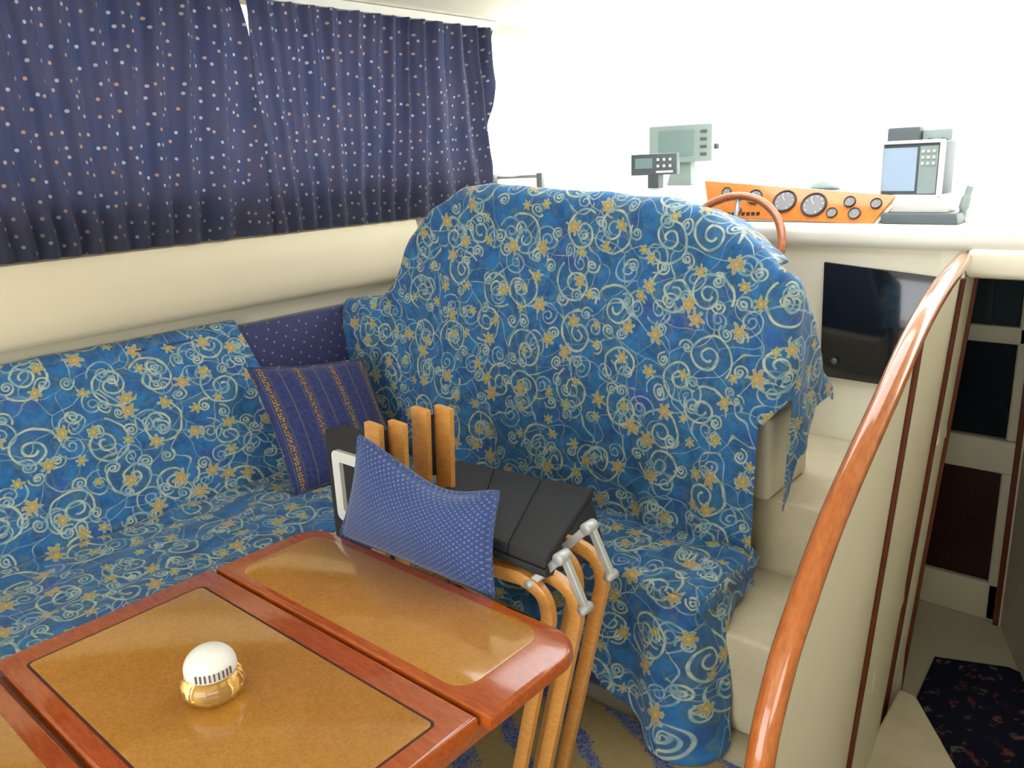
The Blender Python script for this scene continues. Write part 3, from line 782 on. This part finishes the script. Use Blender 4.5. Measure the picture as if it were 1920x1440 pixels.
# instrument pod with the orange burl panel
pod = thing('instrument_panel', 'orange burl instrument panel with round gauges in front of the steering wheel', 'instrument panel', (-1.2, 3.05, 1.35))
def pq(u, w, d=0):                        # u 0..1 left to right, w 0..1 top to bottom, d proud
    tl = Vector((-1.615, 3.07, 1.508)); tr = Vector((-.862, 3.03, 1.446)); br_ = Vector((-.925, 2.985, 1.352)); bl = Vector((-1.55, 3.0, 1.372))
    p = tl.lerp(tr, u).lerp(bl.lerp(br_, u), w); return p + PN * d
PN = Vector((0, -.85, .5)).normalized()
auto(B().hexa([pq(0, 1, -.012), pq(1, 1, -.012), pq(1, 1), pq(0, 1), pq(0, 0, -.012), pq(1, 0, -.012), pq(1, 0), pq(0, 0)], .003, 2).build('face', 'burlp', pod))
auto(B().hexa([pq(-.02, 1.05, -.014), pq(1.02, 1.05, -.014), (-.90, 3.3, 1.353), (-1.6, 3.3, 1.353), pq(-.02, -.06, -.014), pq(1.02, -.06, -.014), (-.86, 3.3, 1.40), (-1.62, 3.3, 1.46)], .008, 2).build('pod_shell', 'white', pod))
for u, w, r in ((.13, .30, .020), (.30, .38, .030), (.475, .45, .045), (.64, .50, .048), (.755, .72, .020), (.815, .33, .021), (.875, .70, .022), (.945, .33, .020), (.20, .80, .012)):
    c = pq(u, w, .001)
    g = B().lathe([(r, 0), (r, .006), (r * .93, .009), (r * .84, .006), (r * .84, 0)], c, 24, PN).build('gauge_bezel', 'bezel', pod, True)
    B().lathe([(0, .002), (r * .85, .002), (r * .85, .0035), (0, .0035)], c, 24, PN).build('dial', 'dial', g)
    ax1 = PN.cross(Vector((0, 0, 1))).normalized(); ax2 = PN.cross(ax1)
    nb = B()
    for k in range(9):
        a = k * 2 * PI / 10 + 2; dd = ax1 * math.cos(a) + ax2 * math.sin(a)
        nb.bar([c + PN * .0042 + dd * r * .60, c + PN * .0042 + dd * r * .78], r * .07, .001, PN.cross(dd))
    dd = ax1 * .5 + ax2 * -.8; nb.bar([c + PN * .0046, c + PN * .0046 + dd.normalized() * r * .6], r * .06, .001, PN.cross(dd))
    nb.build('dial_marks', 'needle', g)
for k in range(8):
    c = pq(.10 + k * .032, .93 - .01 * k, .0)
    auto(B().box(c - Vector((.006, .006, .007)), c + Vector((.006, .004, .007)), .002).build('switch', 'bezel', pod))
# steering wheel
sw = thing('steering_wheel', 'wood-rimmed steering wheel between the helm seat and the gauges', 'steering wheel', (-1.33, 2.88, 1.2))
wc = Vector((-1.375, 2.80, 1.27)); wn = Vector((0, -.9, .42)).normalized(); e1 = Vector((1, 0, 0)); e2 = wn.cross(e1).normalized(); e2 = -e2 if e2.z < 0 else e2
rim = [wc + (e1 * math.cos(a) + e2 * math.sin(a)) * .205 for a in [2 * PI * k / 56 for k in range(57)]]
B().tube(rim, .0155, 12, False).build('rim', 'wheelw', sw, True)
B().lathe([(0, -.02), (.045, -.018), (.05, 0), (.04, .018), (0, .024)], wc - wn * .03, 24, wn).build('hub', 'whitep', sw, True)
for k in range(3):
    a = PI / 2 + k * 2 * PI / 3; dd = e1 * math.cos(a) + e2 * math.sin(a)
    B().tube([wc - wn * .03 + dd * .04, wc - wn * .012 + dd * .12, wc + dd * .20], .009, 10).build('spoke', 'alu', sw, True)
B().tube([wc - wn * .03, wc - wn * .17], .025, 14).build('column', 'whitep', sw, True)

# electronics on the dash
def dash_z(y): return 1.352 + .05 * (y - 3.06) / 1.69
def tier_z(x): return 1.47 + (x + 2.93) / 1.93 * -.03 + .006
def PYp(x, yy, Y0):
    r = RW @ np.array([x - 960, yy - 720, FPX]); k = (Y0 - EYE.y) / r[1]; return Vector((EYE.x + r[0] * k, Y0, EYE.z + r[2] * k))
def rot_unit(t, c, w, h, d, yaw, mat, name='housing', bev=.008):
    """box of size w,d,h centred on c, turned by yaw; returns a mapper"""
    M = Matrix.Rotation(yaw, 3, 'Z')
    def L(x, y, z): return Vector(c) + M @ Vector((x, y, z))
    o = auto(B().hexa([L(-w / 2, -d / 2, -h / 2), L(w / 2, -d / 2, -h / 2), L(w / 2, d / 2, -h / 2), L(-w / 2, d / 2, -h / 2), L(-w / 2, -d / 2, h / 2), L(w / 2, -d / 2, h / 2), L(w / 2, d / 2, h / 2), L(-w / 2, d / 2, h / 2)], bev, 2).build(name, mat, t))
    return o, L
def face_box(L, x0, x1, z0, z1, d, th, name, mat, parent, bev=.001):
    return B().hexa([L(x0, d - th, z0), L(x1, d - th, z0), L(x1, d, z0), L(x0, d, z0), L(x0, d - th, z1), L(x1, d - th, z1), L(x1, d, z1), L(x0, d, z1)], bev, 1).build(name, mat, parent)
YAW = math.radians(12)
# grey plotter
y = 3.75; a = PYp(1228, 238, y); c = PYp(1335, 302, y); ce = (a + c) / 2
t = thing('chart_plotter', 'chart plotter in a grey paled to imitate glare, standing on the white dash', 'display', (ce.x, ce.y, tier_z(ce.x)))
wd = (c.x - a.x) * 1.0; hd = a.z - c.z
hb, L = rot_unit(t, ce, wd, hd, .10, YAW, 'glarep')
face_box(L, -wd * .34, wd * .22, -hd * .34, hd * .36, -.05, .004, 'screen', 'screen', t)
for k in range(4): face_box(L, wd * .32, wd * .42, hd * (.30 - .2 * k) - .008, hd * (.30 - .2 * k) + .006, -.05, .005, 'button', 'glaredk', t)
B().hexa([(ce.x - .07, y - .04, tier_z(ce.x)), (ce.x + .07, y - .04, tier_z(ce.x)), (ce.x + .07, y + .05, tier_z(ce.x)), (ce.x - .07, y + .05, tier_z(ce.x)), (ce.x - .05, y - .01, ce.z - hd / 2 + .004), (ce.x + .05, y - .01, ce.z - hd / 2 + .004), (ce.x + .05, y + .03, ce.z - hd / 2 + .004), (ce.x - .05, y + .03, ce.z - hd / 2 + .004)], .003).build('foot', 'glarep', t)
B().lathe([(.0, 0), (.012, 0), (.014, .01), (.012, .02), (0, .02)], L(wd / 2, 0, -.02), 12, L(1, 0, 0) - L(0, 0, 0)).build('knob', 'glaredk', t, True)
# small gps
y = 3.45; a = PYp(1190, 290, y); c = PYp(1268, 327, y); ce = (a + c) / 2
t = thing('gps_unit', 'small dark control unit with a pale screen in front of the chart plotter', 'display', (ce.x, ce.y, tier_z(ce.x)))
wd = c.x - a.x; hd = a.z - c.z
hb, L = rot_unit(t, ce, wd, hd, .05, YAW, 'glaredk', bev=.006)
face_box(L, -wd * .40, -wd * .02, -hd * .18, hd * .30, -.025, .003, 'screen', 'screen', t)
for k in range(6): face_box(L, wd * (.10 + .13 * (k % 3)) - .006, wd * (.10 + .13 * (k % 3)) + .006, hd * (.22 - .3 * (k // 3)) - .006, hd * (.22 - .3 * (k // 3)) + .006, -.025, .004, 'button', 'whitep', t)
face_box(L, wd * .06, wd * .42, -hd * .40, -hd * .30, -.025, .004, 'button_bar', 'whitep', t)
B().box((ce.x - .03, y - .02, tier_z(ce.x)), (ce.x + .03, y + .03, ce.z - hd / 2 + .004), .004).build('foot', 'glaredk', t)
# right hand monitor in a cream bracket
y = 3.10; a = PYp(1667, 268, y); c = PYp(1775, 366, y); ce = (a + c) / 2
t = thing('radar_monitor', 'monitor with bright screen and keypad on a dark base, right end of dash', 'display', (ce.x, ce.y, 1.352))
wd = c.x - a.x; hd = a.z - c.z; Y2 = math.radians(-8)
hb, L = rot_unit(t, ce, wd, hd, .11, Y2, 'glaredk')
face_box(L, -wd * .47, wd * .10, -hd * .40, hd * .40, -.055, .004, 'screen', 'screen2', t)
face_box(L, wd * .14, wd * .44, -hd * .45, hd * .42, -.055, .003, 'keypad', 'glarep', t)
for k in range(9): face_box(L, wd * (.20 + .09 * (k % 3)) - .005, wd * (.20 + .09 * (k % 3)) + .005, hd * (.32 - .11 * (k // 3)) - .005, hd * (.32 - .11 * (k // 3)) + .005, -.058, .004, 'key', 'needle', t)
for sgn in (-1, 1): face_box(L, sgn * wd * .5 - .006, sgn * wd * .5 + .006, -hd * .5, hd * .5, -.045, .02, 'frame_bar', 'whitep', t)
face_box(L, -wd * .52, wd * .52, hd * .47, hd * .53, -.045, .02, 'frame_bar', 'whitep', t)
zb = ce.z - hd / 2
auto(B().hexa([(ce.x - wd * .35, y - .12, 1.353), (ce.x + wd * .85, y - .12, 1.353), (ce.x + wd * .85, y + .05, 1.353), (ce.x - wd * .35, y + .05, 1.353), (ce.x - wd * .40, y - .11, 1.388), (ce.x + wd * .80, y - .11, 1.388), (ce.x + wd * .80, y + .05, 1.388), (ce.x - wd * .40, y + .05, 1.388)], .004).build('base', 'glaredk', t))
auto(B().box((ce.x - wd * .30, y - .07, 1.388), (ce.x + wd * .62, y + .045, zb + .006), .004).build('plinth', 'whitep', t))
t2 = thing('compass_box', 'dark blue-grey box standing behind the right-hand monitor', 'box', (ce.x - .03, y + .22, 1.355))
a = PYp(1672, 240, y + .25); c = PYp(1728, 300, y + .25)
auto(B().box((a.x, y + .2, dash_z(y + .25)), (c.x, y + .30, a.z), .008).build('housing', 'glaredk', t2))
a = PYp(1734, 243, y + .25); c = PYp(1785, 300, y + .25)
t3 = thing('radio_set', 'pale grey-green radio beside the dark box behind the monitor', 'radio', ((a.x + c.x) / 2, y + .27, 1.355))
hb, L = rot_unit(t3, ((a.x + c.x) / 2, y + .27, (a.z + dash_z(y + .25)) / 2), c.x - a.x, a.z - dash_z(y + .25), .10, 0, 'glarep')
for k in range(2): B().lathe([(0, 0), (.014, 0), (.015, .012), (0, .013)], L(-.02 + .045 * k, -.05, (a.z - dash_z(y + .25)) * .35), 14, (0, -1, 0)).build('knob', 'glaredk', t3, True)
t4 = thing('handset', 'slim grey handset hanging to the right of the monitor', 'handset', (ce.x + .17, y + .02, 1.352))
hx = PYp(1792, 350, y).x + .03
B().tube(spline([(hx, y, 1.353), (hx + .002, y - .005, 1.40), (hx + .008, y, 1.44), (hx + .014, y + .004, 1.47)], 5), [.012] * 5 + [.016] * 5 + [.011] * 6, 12).build('grip', 'glarep', t4, True)
auto(B().box((hx - .02, y - .02, 1.352), (hx + .022, y + .025, 1.366), .004).build('cradle', 'whitep', t4))
# small fittings on the dash
y = 3.22; a = PYp(930, 333, y); c = PYp(1014, 330, y)
t = thing('grab_bar', 'thin grey bar with an end bracket at the port end of the dash', 'bar', (a.x, y, 1.47))
B().tube([a, c], .008, 10).build('bar', 'alu', t, True)
for p in (a, c): auto(B().box((p.x - .018, y - .015, tier_z(p.x)), (p.x + .018, y + .015, p.z + .016), .004).build('bracket', 'alu', t))
y = 3.45; a = PYp(1545, 337, y); zz = tier_z(a.x) - .004
t = thing('dash_compass', 'low grey compass dome on the dash above the gauges', 'compass', (a.x, y, zz))
B().lathe([(.055, 0), (.055, .012), (.045, .028), (.025, .04), (0.002, .044)], (a.x, y, zz), 24).build('dome', 'glarep', t, True)
B().lathe([(.06, 0), (.065, .003), (.06, .010), (.052, .012)], (a.x, y, zz), 24).build('ring', 'glaredk', t, True)

# windscreen
gv = []; NX = 24
for i in range(NX + 1):
    u = i / NX; x = -3.0 + 4.35 * u; bow = .28 * (1 - (2 * u - 1) ** 2)
    for z, yy in ((1.39, 4.42), (1.84, 4.06), (CEIL + .02, 3.70)):
        gv.append((x, yy + bow, z)); gv.append((x, yy + bow + .008, z))
gf = []
for i in range(NX):
    for j in range(2):
        k = i * 6 + j * 2; gf.append((k, k + 6, k + 8, k + 2)); gf.append((k + 1, k + 3, k + 9, k + 7))
o = mk('window_3', gv, gf, 'glass', None, True); struct(o)

# ------------------------------------------------------------------ lower cabin seen down the companionway
ZL = -.70
struct(B().box((-1.9, .9, ZL - .05), (1.3, 4.8, ZL)).build('floor_cabin', 'creamw'))
struct(B().box((-.5, .86, ZL), (1.3, .9, 0)).build('wall_companionway_aft', 'creamw'))
struct(B().box((.55, .9, ZL), (.6, 4.6, 1.19)).build('wall_companionway', 'creamw'))  # unseen side wall, put in to keep the cabin below dark
struct(B().box((-1.9, 4.6, ZL), (1.3, 4.65, 1.2)).build('wall_cabin_forward', 'creamw'))
struct(B().box((-1.95, 3.06, ZL), (-1.9, 4.65, 1.2)).build('wall_cabin_port', 'creamw'))
struct(B().box((-1.9, 3.0, ZL), (-.70, 3.05, .3)).build('wall_cabin_aft', 'creamw'))
struct(B().prism([(-.64, 1.15), (.5, 1.15), (.2, 2.2), (-.33, 2.50), (-.62, 2.93), (-.68, 2.93)], ZL, -.40, .01).build('floor_companionway_step', 'carpet'))
m1 = B().prism([(-.72, 3.69), (-.44, 3.80), (.3, 3.6), (.3, 2.4), (-.40, 2.62), (-.60, 2.98), (-.70, 3.3)], ZL, ZL + .012, .003).build('floor_mat', 'mat')
tag(m1, 'dark patterned mat on the floor at the foot of the companionway', 'mat')
m2 = B().prism([(-.49, 2.37), (-.12, 2.38), (-.1, 1.9), (-.52, 1.9)], -.40, -.388, .003).build('step_mat', 'mat')
tag(m2, 'small dark mat on the cream companionway step at the bottom edge', 'mat')
# locker front with three dark openings
LKY = 4.18
lk = thing('cabin_locker', 'cream moulded cabin locker with dark openings beyond the companionway', 'locker', (-.9, LKY, ZL))
def PYl(x, yy, d=0): 
    p = PYp(x, yy, LKY + d); return p
b = B(); xl, xr = -1.45, -.565
zs = [ZL, ZL + .10, PYl(1840, 1090).z, PYl(1840, 880).z, PYl(1840, 818).z, PYl(1880, 645).z, PYl(1880, 612).z, 1.0, 1.19]
b.box((xl, LKY, zs[0]), (xr, LKY + .04, zs[2]), .01); b.box((xl, LKY - .02, zs[3]), (xr, LKY + .04, zs[4]), .012, 3); b.box((xl, LKY, zs[5]), (xr, LKY + .04, zs[6]), .01)
b.box((xr - .055, LKY, zs[0]), (xr, LKY + .04, zs[8]), .012, 3); b.box((xl, LKY, zs[7]), (xr, LKY + .04, zs[8]), .01)
auto(b.build('frame', 'creamw', lk))
B().box((xl, LKY + .035, zs[2]), (xr - .03, LKY + .05, zs[3])).build('door', 'dkwood', lk)
B().box((xl, LKY + .035, zs[4]), (xr - .03, LKY + .05, zs[5])).build('dark_pane', 'dkglass', lk)
B().box((xl, LKY + .035, zs[6]), (xr - .03, LKY + .05, zs[7])).build('curtain_pane', 'teal', lk)
B().box((-.76, LKY + .025, zs[6]), (-.74, LKY + .045, zs[7])).build('divider', 'blackp', lk)
struct(B().prism([(-.562, 4.16), (-.54, 4.16), (-.30, 3.55), (-.26, 3.56), (-.5, 4.6), (-.562, 4.6)], ZL, 1.19).build('wall_cabin_side', 'creamw'))
o = B().box((-.572, 4.15, ZL), (-.548, 4.178, 1.19), .003).build('trim_4', 'strip'); struct(o)
